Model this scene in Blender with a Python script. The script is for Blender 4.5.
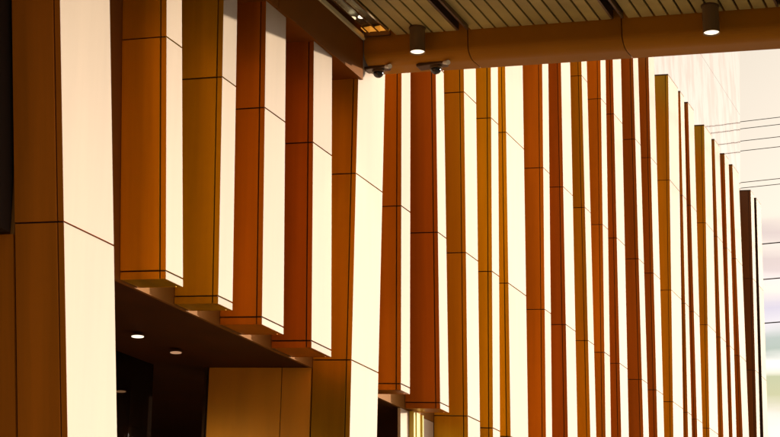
import bpy, bmesh, math, random
from mathutils import Vector
random.seed(7)
for o in list(bpy.data.objects): bpy.data.objects.remove(o)
S = bpy.context.scene
COL = S.collection
R = math.radians

# ------------------------------------------------------------------ camera, world, sun, exposure
# facade runs along +Y in the plane x = 0, the street side is +X, the camera stands 6 m out from it
cd = bpy.data.cameras.new('camera'); cam = bpy.data.objects.new('camera', cd); COL.objects.link(cam)
cam.location = (6.0, 0.0, 1.6); cam.rotation_euler = (R(90 + 16.187), 0, R(21.888))
cd.sensor_width = 36; cd.lens = 83.08; cd.clip_end = 4000; cd.clip_start = 0.1
S.camera = cam

SUN_EL, SUN_AZ = 4.6, 45.0          # low evening sun, 45 degrees off the line of the facade
W = bpy.data.worlds.new('World'); S.world = W; W.use_nodes = True
nt = W.node_tree; N = nt.nodes; L = nt.links
bg = N['Background']; bg.inputs['Strength'].default_value = 0.11
sky = N.new('ShaderNodeTexSky'); sky.sky_type = 'NISHITA'; sky.sun_disc = False
sky.sun_elevation = R(SUN_EL); sky.sun_rotation = R(SUN_AZ)
sky.air_density = 1.0; sky.dust_density = 4.0; sky.ozone_density = 0.6
tc = N.new('ShaderNodeTexCoord'); mp = N.new('ShaderNodeMapping'); mp.inputs['Scale'].default_value = (2.2, 2.2, 15)
L.new(tc.outputs['Generated'], mp.inputs['Vector'])
ns = N.new('ShaderNodeTexNoise'); ns.inputs['Scale'].default_value = 1.6; ns.inputs['Detail'].default_value = 5
L.new(mp.outputs[0], ns.inputs['Vector'])
cr = N.new('ShaderNodeValToRGB'); cr.color_ramp.elements[0].position = 0.42; cr.color_ramp.elements[1].position = 0.60
L.new(ns.outputs['Fac'], cr.inputs['Fac'])
# thin evening cloud: clear sky between warm-lit bands, more of it low down
sp = N.new('ShaderNodeSeparateXYZ'); L.new(tc.outputs['Generated'], sp.inputs[0])
pz = N.new('ShaderNodeMath'); pz.operation = 'MULTIPLY_ADD'; pz.inputs[1].default_value = 0.05
L.new(ns.outputs['Fac'], pz.inputs[0]); zo = N.new('ShaderNodeMath'); zo.operation = 'SUBTRACT'; zo.inputs[1].default_value = 0.025
L.new(sp.outputs['Z'], zo.inputs[0]); L.new(zo.outputs[0], pz.inputs[2])
br = N.new('ShaderNodeValToRGB'); L.new(pz.outputs[0], br.inputs['Fac'])
BANDS = [(0.150, (.95, .86, .80)), (0.163, (.92, .83, .74)), (0.170, (.58, .56, .34)), (0.188, (.54, .55, .35)), (0.193, (1.0, .92, .80)),
         (0.199, (1.0, .94, .86)), (0.203, (.46, .52, .45)), (0.208, (.50, .55, .50)), (0.213, (.86, .80, .80)), (0.228, (.68, .62, .72)),
         (0.240, (1.0, .88, .76)), (0.250, (.96, .84, .78)), (0.256, (.70, .56, .54)), (0.264, (1.0, .88, .76)), (0.272, (.74, .60, .57)), (0.282, (1.0, .88, .73))]
el = br.color_ramp.elements
el[0].position, el[0].color = BANDS[0][0], (*BANDS[0][1], 1); el[1].position, el[1].color = BANDS[-1][0], (*BANDS[-1][1], 1)
for ps_, c_ in BANDS[1:-1]:
    q_ = el.new(ps_); q_.color = (*c_, 1)
bw = N.new('ShaderNodeRGBToBW'); L.new(sky.outputs[0], bw.inputs[0])
sc = N.new('ShaderNodeMath'); sc.operation = 'MULTIPLY'; sc.inputs[1].default_value = 4.0; L.new(bw.outputs[0], sc.inputs[0])
mx = N.new('ShaderNodeMix'); mx.data_type = 'RGBA'; mx.blend_type = 'MULTIPLY'; mx.inputs[0].default_value = 1.0
L.new(br.outputs['Color'], mx.inputs[6]); L.new(sc.outputs[0], mx.inputs[7])
L.new(mx.outputs[2], bg.inputs['Color'])

sd = bpy.data.lights.new('sun', 'SUN'); sd.energy = 3.6; sd.angle = R(0.5); sd.color = (1.0, 0.82, 0.62)
so = bpy.data.objects.new('sun', sd); COL.objects.link(so); so.location = (30, 30, 20)
e, a = R(SUN_EL), R(SUN_AZ)
dirv = Vector((math.cos(e) * math.sin(a), math.cos(e) * math.cos(a), math.sin(e)))
so.rotation_euler = dirv.to_track_quat('Z', 'Y').to_euler()
vs = S.view_settings; vs.view_transform = 'Standard'; vs.look = 'None'; vs.gamma = 1; vs.exposure = 0.45
vs.use_curve_mapping = False

# ------------------------------------------------------------------ helpers
K = 0.0773                      # the facade's joints and the canopy fall outward by 4.4 degrees
def fall(v): return (v[0], v[1], v[2] - K * v[0])

class MB:
    def __init__(s): s.v = []; s.f = []; s.m = []
    def hexa(s, p, mats=None):
        """p: 8 points, 0-3 bottom loop (counter-clockwise from above), 4-7 top loop"""
        b = len(s.v); s.v += [tuple(q) for q in p]
        fs = [(3, 2, 1, 0), (4, 5, 6, 7), (0, 1, 5, 4), (1, 2, 6, 5), (2, 3, 7, 6), (3, 0, 4, 7)]
        for i, q in enumerate(fs):
            s.f.append(tuple(b + k for k in q)); s.m.append(mats[i] if mats else 0)
        return s
    def box(s, x0, x1, y0, y1, z0, z1, f=None, mats=None):
        p = [(x0, y0, z0), (x1, y0, z0), (x1, y1, z0), (x0, y1, z0), (x0, y0, z1), (x1, y0, z1), (x1, y1, z1), (x0, y1, z1)]
        if f: p = [f(q) for q in p]
        return s.hexa(p, mats)
    def tube(s, a, b, r0, r1=None, n=20, caps=True):
        r1 = r0 if r1 is None else r1
        a = Vector(a); b = Vector(b); d = (b - a).normalized()
        u = d.orthogonal().normalized(); w = d.cross(u); k = len(s.v)
        for c, r in ((a, r0), (b, r1)):
            for i in range(n):
                t = 2 * math.pi * i / n; s.v.append(tuple(c + u * (r * math.cos(t)) + w * (r * math.sin(t))))
        for i in range(n):
            j = (i + 1) % n; s.f.append((k + i, k + j, k + n + j, k + n + i)); s.m.append(0)
        if caps:
            s.f.append(tuple(k + n - 1 - i for i in range(n))); s.f.append(tuple(k + n + i for i in range(n))); s.m += [0, 0]
        return s
    def prism(s, prof, x0, x1, f=None):
        """profile of (y, z) swept along x"""
        k = len(s.v); n = len(prof)
        for x in (x0, x1):
            for y, z in prof:
                q = (x, y, z); s.v.append(f(q) if f else q)
        for i in range(n):
            j = (i + 1) % n; s.f.append((k + i, k + j, k + n + j, k + n + i)); s.m.append(0)
        s.f.append(tuple(k + i for i in range(n))); s.f.append(tuple(k + n + n - 1 - i for i in range(n))); s.m += [0, 0]
        return s
    def build(s, name, mats, parent=None, bevel=0, smooth=False):
        me = bpy.data.meshes.new(name); me.from_pydata(s.v, [], s.f)
        mats = mats if isinstance(mats, (list, tuple)) else [mats]
        for m in mats: me.materials.append(m)
        for p, m in zip(me.polygons, s.m): p.material_index = m; p.use_smooth = smooth
        bm = bmesh.new(); bm.from_mesh(me); bmesh.ops.recalc_face_normals(bm, faces=bm.faces[:]); bm.to_mesh(me); bm.free()
        o = bpy.data.objects.new(name, me); COL.objects.link(o)
        if parent: o.parent = parent; o.matrix_parent_inverse = parent.matrix_world.inverted()
        if bevel:
            b = o.modifiers.new('bevel', 'BEVEL'); b.width = bevel; b.segments = 2; b.limit_method = 'ANGLE'
        return o

def tag(o, label=None, cat=None, group=None, kind=None):
    if label: o['label'] = label
    if cat: o['category'] = cat
    if group: o['group'] = group
    if kind: o['kind'] = kind
    return o
def empty(name, loc):
    o = bpy.data.objects.new(name, None); COL.objects.link(o); o.location = loc; o.empty_display_size = 0.2
    o.matrix_world.translation = Vector(loc); return o

# ------------------------------------------------------------------ materials
def mat(name, col, rough=0.5, metal=0.0, var=0.0, scale=3.0, stretch=(1, 1, 1), bump=0.0, bscale=40, spec=0.5, coat=0.0, col2=None):
    m = bpy.data.materials.new(name); m.use_nodes = True
    t = m.node_tree; n = t.nodes; l = t.links; b = n['Principled BSDF']
    b.inputs['Base Color'].default_value = (*col, 1); b.inputs['Roughness'].default_value = rough
    b.inputs['Metallic'].default_value = metal; b.inputs['Specular IOR Level'].default_value = spec
    b.inputs['Coat Weight'].default_value = coat
    c = n.new('ShaderNodeTexCoord'); p = n.new('ShaderNodeMapping'); p.inputs['Scale'].default_value = stretch
    l.new(c.outputs['Object'], p.inputs['Vector'])
    if var or col2:
        x = n.new('ShaderNodeTexNoise'); x.inputs['Scale'].default_value = scale; x.inputs['Detail'].default_value = 6
        l.new(p.outputs[0], x.inputs['Vector'])
        r = n.new('ShaderNodeValToRGB'); r.color_ramp.elements[0].position = 0.3; r.color_ramp.elements[1].position = 0.7
        c2 = col2 or tuple(k * (1 - var) for k in col)
        r.color_ramp.elements[0].color = (*c2, 1); r.color_ramp.elements[1].color = (*[min(1, k * (1 + (0 if col2 else var * .5))) for k in col], 1)
        l.new(x.outputs['Fac'], r.inputs['Fac'])
        # small tone difference from one panel to the next
        oi = n.new('ShaderNodeObjectInfo'); hv = n.new('ShaderNodeHueSaturation')
        q = n.new('ShaderNodeMapRange'); q.inputs['To Min'].default_value = 0.84; q.inputs['To Max'].default_value = 1.10
        l.new(oi.outputs['Random'], q.inputs['Value']); l.new(q.outputs[0], hv.inputs['Value'])
        l.new(r.outputs[0], hv.inputs['Color']); l.new(hv.outputs[0], b.inputs['Base Color'])
        rr = n.new('ShaderNodeMapRange'); rr.inputs['To Min'].default_value = rough * 0.85; rr.inputs['To Max'].default_value = min(1, rough * 1.15)
        l.new(x.outputs['Fac'], rr.inputs['Value']); l.new(rr.outputs[0], b.inputs['Roughness'])
    if bump:
        y = n.new('ShaderNodeTexNoise'); y.inputs['Scale'].default_value = bscale; y.inputs['Detail'].default_value = 3
        l.new(p.outputs[0], y.inputs['Vector']); bu = n.new('ShaderNodeBump'); bu.inputs['Strength'].default_value = bump
        bu.inputs['Distance'].default_value = 0.01; l.new(y.outputs['Fac'], bu.inputs['Height']); l.new(bu.outputs[0], b.inputs['Normal'])
    return m
def lamp(name, col, s):
    m = bpy.data.materials.new(name); m.use_nodes = True; b = m.node_tree.nodes['Principled BSDF']
    b.inputs['Base Color'].default_value = (*col, 1); b.inputs['Emission Color'].default_value = (*col, 1)
    b.inputs['Emission Strength'].default_value = s; return m

M = {}
M['cream'] = mat('cream glare panel', (0.535, 0.440, 0.345), 0.55, var=0.10, scale=2.2, spec=.2, stretch=(1, 1.5, .15), bump=0.10, bscale=2.2)  # pale tone on fin fronts stands in for sun glare on golden panels
M['g'] = mat('gold coated panel', (0.66, 0.355, 0.008), 0.36, metal=.45, spec=.3, var=0.22, scale=2.2, stretch=(3, 1, .15), bump=0.14, bscale=2)
M['r'] = mat('rust red coated panel', (0.54, 0.182, 0.010), 0.36, metal=.45, spec=.3, var=0.22, scale=2.2, stretch=(3, 1, .15), bump=0.14, bscale=2)
M['d'] = mat('dark bronze coated panel', (0.16, 0.055, 0.008), 0.42, spec=.3, var=0.10, scale=1.5, stretch=(1, 1, .3), bump=0.04, bscale=3)
M['rear'] = mat('tan rear cladding', (0.24, 0.105, 0.022), 0.6, spec=.1, var=0.05)
M['b'] = mat('brown red coated panel', (0.45, 0.155, 0.012), 0.36, metal=.45, spec=.3, var=0.22, scale=2.2, stretch=(3, 1, .15), bump=0.14, bscale=2)
M['o'] = mat('orange brown coated panel', (0.64, 0.385, 0.008), 0.36, metal=.45, spec=.3, var=0.22, scale=2.2, stretch=(3, 1, .15), bump=0.14, bscale=2)
M['p'] = mat('tan gold pier panel', (0.88, 0.40, 0.03), 0.6, metal=0, spec=.3, var=0.16, scale=1.5, stretch=(2, 1, .3), bump=0.14, bscale=2)
M['a'] = mat('amber red coated panel', (0.85, 0.25, 0.012), 0.42, metal=.3, spec=.3, var=0.2, scale=2.2, stretch=(3, 1, .15), bump=0.14, bscale=2)
M['k'] = mat('black brown coated panel', (0.035, 0.014, 0.008), 0.42, spec=.3)
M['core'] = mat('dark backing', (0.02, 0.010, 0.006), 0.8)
M['beam'] = mat('orange brown fascia', (0.37, 0.15, 0.006), 0.5, spec=.1, var=0.12, scale=1.0, bump=0.03, bscale=3)
M['bulk'] = mat('brown bulkhead panel', (0.20, 0.07, 0.006), 0.6, spec=.08, var=0.15, scale=1.0)
M['slat'] = mat('olive aluminium slat', (0.42, 0.33, 0.12), 0.5, var=0.25, scale=2.0, spec=.15)
M['slot'] = mat('ceiling void', (0.035, 0.02, 0.01), 0.8)
M['rail'] = mat('dark bronze rail', (0.10, 0.055, 0.025), 0.4, metal=0.5)
M['steel'] = mat('polished steel trim', (0.75, 0.68, 0.5), 0.12, metal=1.0)
M['smoke'] = mat('smoky slot glass', (0.35, 0.36, 0.33), 0.25, metal=0.9, var=.4, scale=5)
M['trim'] = mat('pale glint trim', (0.80, 0.70, 0.42), 0.2)  # pale colour stands for the light caught on the polished trim
M['can'] = mat('bronze lamp can', (0.16, 0.10, 0.045), 0.4, metal=0.3)
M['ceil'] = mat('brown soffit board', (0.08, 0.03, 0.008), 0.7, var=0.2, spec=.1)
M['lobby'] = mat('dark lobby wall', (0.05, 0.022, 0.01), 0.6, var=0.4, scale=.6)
M['black'] = mat('black plastic dome', (0.008, 0.006, 0.006), 0.12)
M['white'] = mat('white plastic', (0.8, 0.78, 0.72), 0.3)
M['yellow'] = mat('yellow green painted strip', (0.62, 0.50, 0.08), 0.4, var=0.1)
M['wire'] = mat('black cable', (0.03, 0.025, 0.025), 0.6)
M['roof'] = mat('grey roof sheet', (0.3, 0.28, 0.26), 0.7)
M['glow'] = lamp('lamp glow', (1.0, 0.86, 0.66), 1.1)
M['reflglow'] = lamp('lamp reflection glow', (1.0, 0.6, 0.35), 0.25)
M['amber'] = lamp('amber reflection glow', (1.0, 0.42, 0.05), 0.4)

def glass(name, tint, rough, alpha=None):
    m = bpy.data.materials.new(name); m.use_nodes = True; t = m.node_tree; n = t.nodes; l = t.links
    b = n['Principled BSDF']; b.inputs['Base Color'].default_value = (*tint, 1)
    b.inputs['Metallic'].default_value = 1.0; b.inputs['Roughness'].default_value = rough
    c = n.new('ShaderNodeTexCoord'); x = n.new('ShaderNodeTexNoise'); x.inputs['Scale'].default_value = 0.9
    l.new(c.outputs['Object'], x.inputs['Vector']); bu = n.new('ShaderNodeBump'); bu.inputs['Strength'].default_value = 0.12
    bu.inputs['Distance'].default_value = 0.02; l.new(x.outputs['Fac'], bu.inputs['Height']); l.new(bu.outputs[0], b.inputs['Normal'])
    return m, b
M['mirror'], _b = glass('reflective curtain glass', (0.93, 0.88, 0.84), 0.04)
# rosy streaks painted into the tint, standing for reflections in the glass
t = M['mirror'].node_tree; n = t.nodes; l = t.links
c = n.new('ShaderNodeTexCoord'); p = n.new('ShaderNodeMapping'); p.inputs['Scale'].default_value = (1, 2.6, .8); l.new(c.outputs['Object'], p.inputs[0])
x = n.new('ShaderNodeTexNoise'); x.inputs['Scale'].default_value = 1.4; x.inputs['Detail'].default_value = 7; l.new(p.outputs[0], x.inputs[0])
r = n.new('ShaderNodeValToRGB'); r.color_ramp.elements[0].position = .46; r.color_ramp.elements[1].position = .60
r.color_ramp.elements[0].color = (.46, .44, .43, 1); r.color_ramp.elements[1].color = (.44, .31, .29, 1)
l.new(x.outputs['Fac'], r.inputs[0]); l.new(r.outputs[0], _b.inputs['Base Color'])
m = bpy.data.materials.new('dark lobby glass'); m.use_nodes = True; t = m.node_tree
b = t.nodes['Principled BSDF']; b.inputs['Base Color'].default_value = (.02, .012, .008, 1); b.inputs['Roughness'].default_value = .03
tr = t.nodes.new('ShaderNodeBsdfTransparent'); tr.inputs[0].default_value = (.55, .42, .32, 1)
ms = t.nodes.new('ShaderNodeMixShader'); ms.inputs[0].default_value = 0.45
t.links.new(tr.outputs[0], ms.inputs[1]); t.links.new(b.outputs[0], ms.inputs[2]); t.links.new(ms.outputs[0], t.nodes['Material Output'].inputs[0])
M['glass'] = m

# ------------------------------------------------------------------ the setting: ground, road, hills
M['paving'] = mat('pale paving', (0.50, 0.42, 0.31), 0.75, var=0.2, scale=1.5, bump=0.1, bscale=8)
M['asphalt'] = mat('asphalt', (0.055, 0.05, 0.045), 0.85, var=0.3, scale=2, bump=0.3, bscale=60)
M['earth'] = mat('dry ground', (0.16, 0.13, 0.07), 0.9, var=0.3, scale=.05)
M['hill'] = mat('far wooded hill', (0.42, 0.43, 0.27), 0.95, var=0.5, scale=.03, col2=(0.52, 0.46, 0.34))  # hill and ridge: distance haze put into the pale base colours
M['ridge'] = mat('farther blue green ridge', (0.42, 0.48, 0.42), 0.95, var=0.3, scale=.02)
M['line'] = mat('road paint', (0.75, 0.73, 0.68), 0.7, var=0.1)
tag(MB().box(-1800, 1800, -400, 3000, -0.5, -0.004).build('ground', M['earth']), kind='structure')
tag(MB().box(-60, 9.0, -30, 80, -0.3, 0.0).build('pavement', M['paving']), kind='structure')
tag(MB().box(9.0, 9.18, -30, 80, -0.3, 0.004).build('kerb', M['cream']), kind='structure')
tag(MB().box(9.18, 17.5, -200, 400, -0.3, -0.13 + .127).build('road', M['asphalt']), kind='structure')
g = MB()
for i in range(-5, 30): g.box(13.25, 13.4, i * 6, i * 6 + 3, -.002, .004)
tag(g.build('road_marking', M['line']), kind='structure')
def hills(name, m, dist, width, h, x0, seed, depth):
    rnd = random.Random(seed); b = MB(); nx, ny = 90, 14
    ph = [rnd.uniform(0, 6.28) for _ in range(8)]
    for j in range(ny):
        for i in range(nx):
            x = x0 + width * i / (nx - 1); y = dist + depth * j / (ny - 1)
            e = math.sin(math.pi * min(1, j / (ny - 1) * 1.0)) ** .8
            k = min(1, max(0, (x0 + width - x) / (width * .1)))
            k *= .80 + .10 * math.sin(x / 90 + ph[0]) + .05 * math.sin(x / 37 + ph[1]) + .02 * math.sin(x / 11 + y / 9 + ph[2]) + rnd.uniform(-.008, .008)
            b.v.append((x, y, h * k * e - 1))
    for j in range(ny - 1):
        for i in range(nx - 1):
            q = j * nx + i; b.f.append((q, q + 1, q + nx + 1, q + nx)); b.m.append(0)
    return tag(b.build(name, m, smooth=True), kind='structure')
hills('hills', M['hill'], 420, 700, 75, -640, 3, 330)
hills('mountain_ridge', M['ridge'], 900, 1300, 150, -1200, 9, 500)

# ------------------------------------------------------------------ the building behind the fins
B = empty('office_building', (-8, 16, 0))
tag(B, 'large building behind the fins with reflective glass upper wall and recessed dark entrance', 'building')
XW = -0.37
END0, END12 = 32.0, 34.85
def lean(q):                        # the end of the wall leans with the last fins
    x, y, z = q
    if y > 30: y = END0 + (END12 - END0) * z / 12
    return (x, y, z - K * x)
# cladding behind the fins, split in three bays so that no bay mixes with the entrance recess below
MB().box(XW - .12, XW - .02, -6, 9.38, 4.70, 12.05, lean).build('shaded_wall', M['core'], B)  # shade on this stretch of wall put into its near-black colour
g = MB().box(XW - .03, XW, 9.4, 31, 4.69, 12.05, lean); g.build('rear_wall', M['rear'], B)
for z0, z1 in ((12.06, 14.0), (14.006, 15.9), (15.906, 17.8)):
    g = MB(); ys = [-6, 2, 10, 18, 26, 31]
    for y0, y1 in zip(ys, ys[1:]): g.box(XW - .12, XW - .02, y0 + .003, y1 - (.003 if y1 < 31 else 0), z0, z1, lean)
    g.build('glass_band', M['mirror'], B)
MB().box(XW - 9, XW - .13, -6, 31, 17.81, 18.0, lean).build('roof', M['roof'], B)
MB().box(XW - 9, XW - .125, -6, 31, 4.72, 17.8, lean).build('rear_block', M['ceil'], B)
# soffit over the entrance, lobby glass, lobby
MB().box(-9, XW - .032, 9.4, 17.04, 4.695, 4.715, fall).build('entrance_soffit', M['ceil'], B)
g = MB()
for y0, y1 in ((-6, -2), (-2, 2), (2, 6), (6, 10.3)): g.box(-1.90, -1.88, y0 + .02, y1 - .02, 0.02, 4.694, fall)
g.box(-1.90, -1.88, 10.32, 13.93, 0.02, 4.694, fall)
g.build('lobby_glass', M['glass'], B)
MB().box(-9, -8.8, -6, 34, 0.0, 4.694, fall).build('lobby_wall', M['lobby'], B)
MB().box(-8.78, XW - .3, 19.0, 19.2, 0.0, 4.694, fall).build('lobby_end_wall', M['lobby'], B)
MB().box(-8.78, -1.9, -6, 17, 0.004, 0.02).build('lobby_floor', M['lobby'], B)
g = MB()
for y in (10.3, 12.1): g.box(-1.95, -1.85, y, y + .05, 0.02, 4.694, fall)
g.build('lobby_mullion', M['rail'], B)
# flanking piers: panelled walls running inward from the full-height fins
def pier(uc, k, col, x1):
    """uc, k: the corner line y = uc + k z of its fin"""
    f = lambda q: (q[0], q[1] + uc + k * q[2], q[2] - K * q[0])
    g = MB().box(x1 + .006, XW - .012, .012, .30, 0, 4.689, f); g.build('pier_core', M['core'], B)
    xs = [XW - .006, -.661, -1.38] if x1 < -1 else [XW - .006, x1]
    for xa, xb in zip(xs, xs[1:]):
        g = MB()
        for z0, z1 in ((0, 1.36), (1.37, 3.06), (3.07, 4.69)):
            g.box(xb + .005, xa - .005, 0, .02, z0, z1, f)
        g.build('pier_panel', M[col], B)
    MB().box(x1 - .02, x1 + .003, -.004, .30, 0, 4.69, f).build('pier_edge', M['rail'], B)
pier(9.998, -.127, 'a', -1.38)
pier(13.834, .0442, 'p', -1.40)
# sunlit wall strip that comes down to the ground beside the second recess
g = MB().box(XW - .03, XW, 16.13, 17.04, 0, 4.685, fall); g.build('wall_strip', M['cream'], B)
for y0, y1 in ((16.36, 16.40), (16.44, 16.53), (16.60, 16.63)):
    MB().box(XW + .002, XW + .05, y0, y1, 0, 4.69, fall).build('wall_batten', M['yellow'], B)

# ------------------------------------------------------------------ the fins
# near corner at z=0, far corner at z=0, near corner at z=12, far corner at z=12 (metres along the facade), colour, from the ground?
FINS = [
    (9.998, 10.571, 8.474, 9.172, 'a', 1),
    (11.042, 11.344, 10.252, 10.433, 'o', 0),
    (11.619, 11.860, 11.393, 11.622, 'g', 0),
    (12.347, 12.763, 12.156, 12.517, 'r', 0),
    (13.255, 13.686, 13.127, 13.492, 'r', 0),
    (13.834, 14.401, 14.364, 15.045, 'g', 1),
    (15.158, 15.368, 15.276, 15.532, 'r', 0),
    (16.321, 16.575, 16.129, 16.360, 'b', 0),
    (17.044, 17.389, 17.056, 17.469, 'g', 1),
    (17.690, 17.904, 18.067, 18.326, 'g', 1),
    (18.378, 18.960, 18.523, 19.216, 'g', 1),
    (19.506, 19.725, 20.078, 20.340, 'r', 1),
    (20.481, 20.880, 20.858, 21.281, 'b', 1),
    (21.503, 21.780, 21.816, 22.079, 'g', 1),
    (21.964, 22.226, 22.864, 23.128, 'r', 1),
    (22.880, 23.206, 23.501, 23.975, 'b', 1),
    (24.110, 24.422, 24.690, 24.992, 'b', 1),
    (24.795, 25.223, 25.672, 26.046, 'b', 1),
    (25.469, 26.083, 26.997, 27.687, 'g', 1),
    (26.585, 26.838, 27.847, 28.115, 'b', 1),
    (27.323, 27.666, 28.419, 28.850, 'b', 1),
    (27.855, 28.632, 29.677, 30.252, 'g', 1),
    (29.259, 29.737, 30.518, 30.946, 'b', 1),
    (29.902, 30.200, 31.393, 31.751, 'b', 1),
    (31.055, 31.639, 32.106, 32.675, 'b', 1),
    (31.834, 32.150, 33.864, 34.180, 'd', 1),
    (32.605, 33.122, 34.438, 34.900, 'k', 1)]
LABELS = [
    'broad rust red fin with wide cream front at the left edge, reaching the ground',
    'hanging gold sided fin right beside the broad left fin, with the highest bottom end',
    'hanging gold sided fin between another gold hanging fin and a red hanging fin',
    'hanging rust red fin left of the red one whose top has a ragged shadow',
    'hanging rust red fin with ragged shadow at its top, beside the broad gold full-height fin',
    'broad gold fin with wide cream front just right of the inner canopy corner',
    'hanging narrow red fin right after the broad gold fin, first camera above it',
    'hanging wide sided red brown fin, the rightmost fin that stops short of the ground',
    'gold fin directly right of the last hanging red brown fin, second camera above it',
    'narrow gold fin with thin cream front, middle one of three gold fins',
    'thin gold side with broad cream front, last gold fin before the dark red one',
    'dark red fin right after the thin gold fin with the broad cream front',
    'red brown fin between the dark red fin and a lone gold fin under the beam',
    'lone gold fin under the beam with red fins on both sides',
    'slim red fin directly right of the lone gold fin under the beam',
    'slim red brown fin behind the beam, directly left of a wide sided red brown one',
    'wide sided red brown fin, second from last of those rising behind the beam',
    'last red brown fin rising behind the beam, left of the tallest free-topped gold fin',
    'gold fin with the highest free top against the pale glass, beside the beam end panels',
    'thinnest dark red fin just right of the highest free-topped gold fin',
    'slim dark red fin between the thinnest one and a lower gold fin',
    'lower gold fin with square free top, halfway down the stepped row at right',
    'thin brown fin just right of the lower gold fin',
    'slim red brown fin between two thin ones near the far end',
    'thin brown fin just left of the dark bronze fin near the far end',
    'wide dark bronze fin, second from the far end of the row',
    'black looking thin fin at the far right end of the row']
LEVELS = [0.0, 1.36, 3.06, 4.76, 6.475, 8.25, 10.09, 11.93]
G = 0.005
def fin(spec, label):
    c0, r0, c12, r12, col, full = spec
    cy = lambda z: c0 + (c12 - c0) * z / 12
    ry = lambda z: r0 + (r12 - r0) * z / 12
    lv = LEVELS if full else [4.70] + LEVELS[3:]
    o = empty('facade_fin', (0, cy(lv[0]), lv[0]))
    tag(o, label, 'facade fin', 'tall vertical fins along the facade')
    P = XW + .004
    bv = .0025 if c0 < 19 else 0
    def cas(x0, x1, a, b, z0, z1, mats=None, g=None):
        """box between two lines across the fin width: a, b are offsets from near/far edges"""
        ps = []
        for z in (z0, z1):
            ps += [(x0, cy(z) + a, z), (x1, cy(z) + a, z), (x1, ry(z) + b, z), (x0, ry(z) + b, z)]
        return (g or MB()).hexa([fall(q) for q in ps], mats)
    bot = lv[0] + (.0 if full else .012)
    cas(P + .004, -.014, .014, -.014, bot, 11.90).build('fin_core', M['core'], o)
    for i, (z0, z1) in enumerate(zip(lv, lv[1:])):
        za, zb = z0 + (G if i else 0), z1 - (G if i < len(lv) - 2 else 0)
        j = random.uniform(-.003, .003)
        # side cassette, then the front cassette whose edge returns round the corner
        g = MB(); ps = []
        for z in (za, zb): ps += [(P, cy(z) + j, z), (-.052, cy(z) + j, z), (-.052, cy(z) + .012, z), (P, cy(z) + .012, z)]
        g.hexa([fall(q) for q in ps]); g.build('side_panel', M[col], o, bevel=bv)
        g = MB(); ps = []
        for z in (za, zb): ps += [(P, ry(z) - .012, z), (-.052, ry(z) - .012, z), (-.052, ry(z) + .0005, z), (P, ry(z) + .0005, z)]
        g.hexa([fall(q) for q in ps]); g.build('side_panel', M[col], o, bevel=bv)
        # faces: bottom, top, near side, front, far side, back
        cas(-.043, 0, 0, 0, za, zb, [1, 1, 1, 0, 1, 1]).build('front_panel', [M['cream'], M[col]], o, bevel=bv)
    if not full:
        cas(P + .006, -.05, .014, -.014, 4.703, 4.711).build('bottom_panel', M[col], o)
    cas(P, 0, 0, 0, 11.905 + .03, 11.955).build('top_cap', M['rail'], o)
    return o
for s, l_ in zip(FINS, LABELS): fin(s, l_)
# pier of the ninth fin is its own return going on to the wall strip; nothing to add

# ------------------------------------------------------------------ the entrance canopy
YB = 14.2
C = empty('entrance_canopy', (0.03, YB, 7.4))
tag(C, 'brown entrance canopy overhead with slatted ceiling and rounded orange brown edge beam', 'canopy')
# wall side bulkhead, three panels
for y0, y1 in ((3, 5.5), (5.51, 8.5), (8.51, 12.4), (12.41, YB)):
    MB().box(-.34, .03, y0, y1, 7.39, 8.3, fall).build('bulkhead_panel', M['bulk'], C)
MB().box(-.33, .022, 3, YB - .01, 7.42, 8.28, fall).build('bulkhead_core', M['core'], C)
# edge beam with rounded lower lip, in lengths
prof = [(YB, 7.79), (YB, 7.655)]
for i in range(1, 9):
    t = i / 8 * math.pi / 2; prof.append((YB + .14 - .14 * math.cos(t), 7.655 - .10 * math.sin(t)))
prof += [(YB + .36, 7.565), (YB + .36, 8.05), (YB, 8.05)]
xs = [.034, 1.045, 2.455, 3.865, 5.275, 6.685, 8.6]
for xa, xb in zip(xs, xs[1:]):
    MB().prism(prof, xa + .005, xb - .005, fall).build('edge_beam', M['beam'], C, smooth=False)
MB().box(.034, 8.59, YB + .06, YB + .34, 7.63, 8.04, fall).build('beam_core', M['core'], C)
# ceiling: slats running along the facade above a dark void
ZC = 7.80
MB().box(.031, 8.6, 3, YB, ZC + .09, ZC + .2, fall).build('ceiling_void', M['slot'], C)
x = .36; k = 0
while x < 8.5:
    if not any(abs(x + .05 - q) < .07 for q in (1.04, 2.45, 3.86, 5.27, 6.68)):
        g = MB()
        for y0, y1 in ((3, 5.6), (5.61, 8.4), (8.41, 12.78), (12.80, YB - .01)):
            g.box(x, x + .100, y0, y1, ZC, ZC + .02, fall)
        g.build('ceiling_slat', M['slat'], C)
    x += .12
for q in (1.04, 2.45, 3.86, 5.27, 6.68):
    g = MB().box(q - .055, q - .035, 3, YB - .12, ZC - .045, ZC + .03, fall).box(q + .035, q + .055, 3, YB - .12, ZC - .045, ZC + .03, fall)
    g.build('ceiling_rail', M['rail'], C)
# glazed light slot next to the bulkhead, polished trims and three sloping glass louvres
MB().box(.034, .058, 3, YB - .02, ZC - .03, ZC + .01, fall).build('slot_trim', M['trim'], C)
MB().box(.06, .31, YB - .045, YB - .02, ZC - .005, ZC + .03, fall).build('slot_trim', M['rail'], C)
MB().box(.06, .33, 3, YB - .2, ZC + .052, ZC + .06, fall).build('slot_glass', M['smoke'], C)
MB().tube((.2, YB - .45, ZC + .0), (.2, YB - .45, ZC + .01), .03, n=20).build('slot_glow', M['glow'], C)
for q in (.14, .24, .33):
    MB().box(q, q + .018, 3, YB - .152, ZC - .02, ZC + .05, fall).build('slot_louvre', M['steel'], C)
MB().box(.07, .31, YB - .15, YB - .05, ZC + .035, ZC + .05, fall).build('slot_glow', M['amber'], C)  # glowing plate stands in for the amber reflection at the slot end

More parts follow.
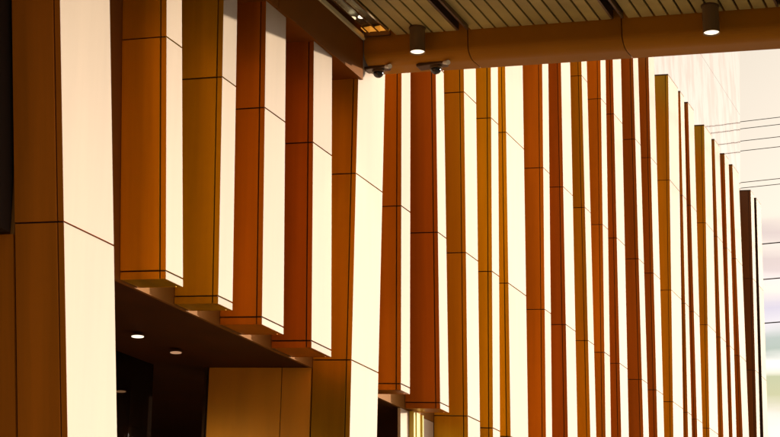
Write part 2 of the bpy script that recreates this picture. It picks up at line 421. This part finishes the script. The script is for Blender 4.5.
# ------------------------------------------------------------------ ceiling lamps, cameras
def can(x, y, ztop, zbot, r, label):
    zt = ztop - K * x; zb = zbot - K * x
    o = empty('canopy_downlight', (x, y, zb)); tag(o, label, 'downlight', 'cylinder downlights under the canopy')
    MB().tube((x, y, zb), (x, y, zt), r, n=32, caps=False).tube((x, y, zb + .02), (x, y, zb), r * .86, r, n=32, caps=False).build('lamp_body', M['can'], o, smooth=True)
    MB().tube((x, y, zb + .012), (x, y, zb + .02), r * .88, n=32).build('lamp_face', M['glow'], o)
    MB().tube((x, y, zt - .01), (x, y, zt), r * 1.12, n=32).build('lamp_collar', M['rail'], o)
    li = bpy.data.lights.new('downlight_lamp', 'SPOT'); li.energy = 25; li.color = (1, .8, .55); li.spot_size = R(70); li.shadow_soft_size = .05
    lo = bpy.data.objects.new('downlight_lamp', li); COL.objects.link(lo); lo.parent = o; lo.location = (0, 0, -.02)
    return o
can(.62, 14.05, 7.80, 7.56, .070, 'short bronze cylinder downlight with lit face nearest the canopy corner')
can(3.26, 14.05, 7.80, 7.55, .070, 'short bronze cylinder downlight near the right side of the picture')
def cctv(px, label):
    y = YB + .16; z = 7.565 - K * px
    o = empty('security_camera', (px, y, z)); tag(o, label, 'security camera', 'dome cameras under the edge beam')
    MB().box(px - .17, px + .10, y - .06, y + .06, z - .03, z - .001).build('mount_plate', M['rail'], o, bevel=.006)
    g = MB().tube((px, y, z - .03), (px, y, z - .055), .055, .06, n=24); g.build('camera_housing', M['can'], o, smooth=False)
    me = bpy.data.meshes.new('camera_dome'); bm = bmesh.new(); bmesh.ops.create_uvsphere(bm, u_segments=24, v_segments=16, radius=.05)
    bmesh.ops.delete(bm, geom=[v for v in bm.verts if v.co.z > .002], context='VERTS')
    for v in bm.verts: v.co += Vector((px, y, z - .055))
    for f in bm.faces: f.smooth = True
    bm.to_mesh(me); bm.free(); me.materials.append(M['black'])
    d = bpy.data.objects.new('camera_dome', me); COL.objects.link(d); d.parent = o; d.matrix_parent_inverse = o.matrix_world.inverted()
    MB().tube((px + .09, y - .04, z - .02), (px + .155, y - .10, z - .05), .016, .022, n=20).build('lamp_head', M['white'], o, smooth=False)
    return o
cctv(.055 + .06, 'dark dome camera under the beam next to the inner canopy corner')
cctv(.68, 'dark dome camera under the beam between the hanging red brown fin and the gold fin')

def recessed(x, y, r, m, label, e=30):
    z = 4.67 - K * x
    o = empty('recessed_downlight', (x, y, z)); tag(o, label, 'downlight', 'recessed lights in the entrance soffit')
    MB().tube((x, y, z - .004), (x, y, z - .012), r, n=32).build('lamp_face', m, o)
    MB().tube((x, y, z - .001), (x, y, z - .008), r * 1.12, n=32).build('lamp_rim', M['rail'], o)
    li = bpy.data.lights.new('recessed_lamp', 'SPOT'); li.energy = e; li.color = (1, .75, .45); li.spot_size = R(150); li.spot_blend = 1; li.shadow_soft_size = .25
    lo = bpy.data.objects.new('recessed_lamp', li); COL.objects.link(lo); lo.parent = o; lo.location = (0, 0, -.03)
recessed(-1.24, 12.52, .050, M['glow'], 'bright recessed light in the dark entrance soffit, highest of three', 40)
recessed(-1.257, 13.2, .048, M['reflglow'], 'dim reflection of the bright recessed light, right of it in the dark entrance')  # glowing disc and spot added in place of the bright light's reflection
recessed(-2.94, 15.17, .052, M['glow'], 'recessed light half hidden by the broad left fin, lowest of three')

# ------------------------------------------------------------------ overhead wires beyond the building
def wire(y, z740, slope, sag, r, label):
    b = MB(); pts = []
    for i in range(61):
        x = -12 + 60 * i / 60; s = (x - 18) / 30
        pts.append(Vector((x, y, z740 - slope * x - sag * (1 - s * s))))
    for p, q in zip(pts, pts[1:]): b.tube(p, q, r, n=8, caps=False)
    return tag(b.build('overhead_wire', M['wire'], smooth=True), label, 'wire', 'overhead wires beyond the building')
WIRES = [(121, 117, 'topmost thin overhead wire against the pale sky'), (127, 124, 'second overhead wire from the top'),
         (140, 137, 'third overhead wire from the top'), (149.5, 147, 'fourth overhead wire from the top'),
         (181, 178.5, 'fifth overhead wire, upper one of the middle pair'), (187, 184, 'sixth overhead wire, lower one of the middle pair'),
         (244, 243, 'darker overhead wire crossing the mauve cloud'), (279.5, 279, 'thin overhead wire between two darker ones'),
         (323, 322.5, 'lowest dark overhead wire above the far hills')]
# heights above the ground where each wire passes the far end of the building, 46 m down the street
for i, (za, lab) in enumerate(zip((18.36, 18.15, 17.79, 17.5, 16.58, 16.42, 14.76, 13.76, 12.54), [w[2] for w in WIRES])):
    wire(48.0, za, 0.0, 0.12, .010 if i < 6 else .016, lab)
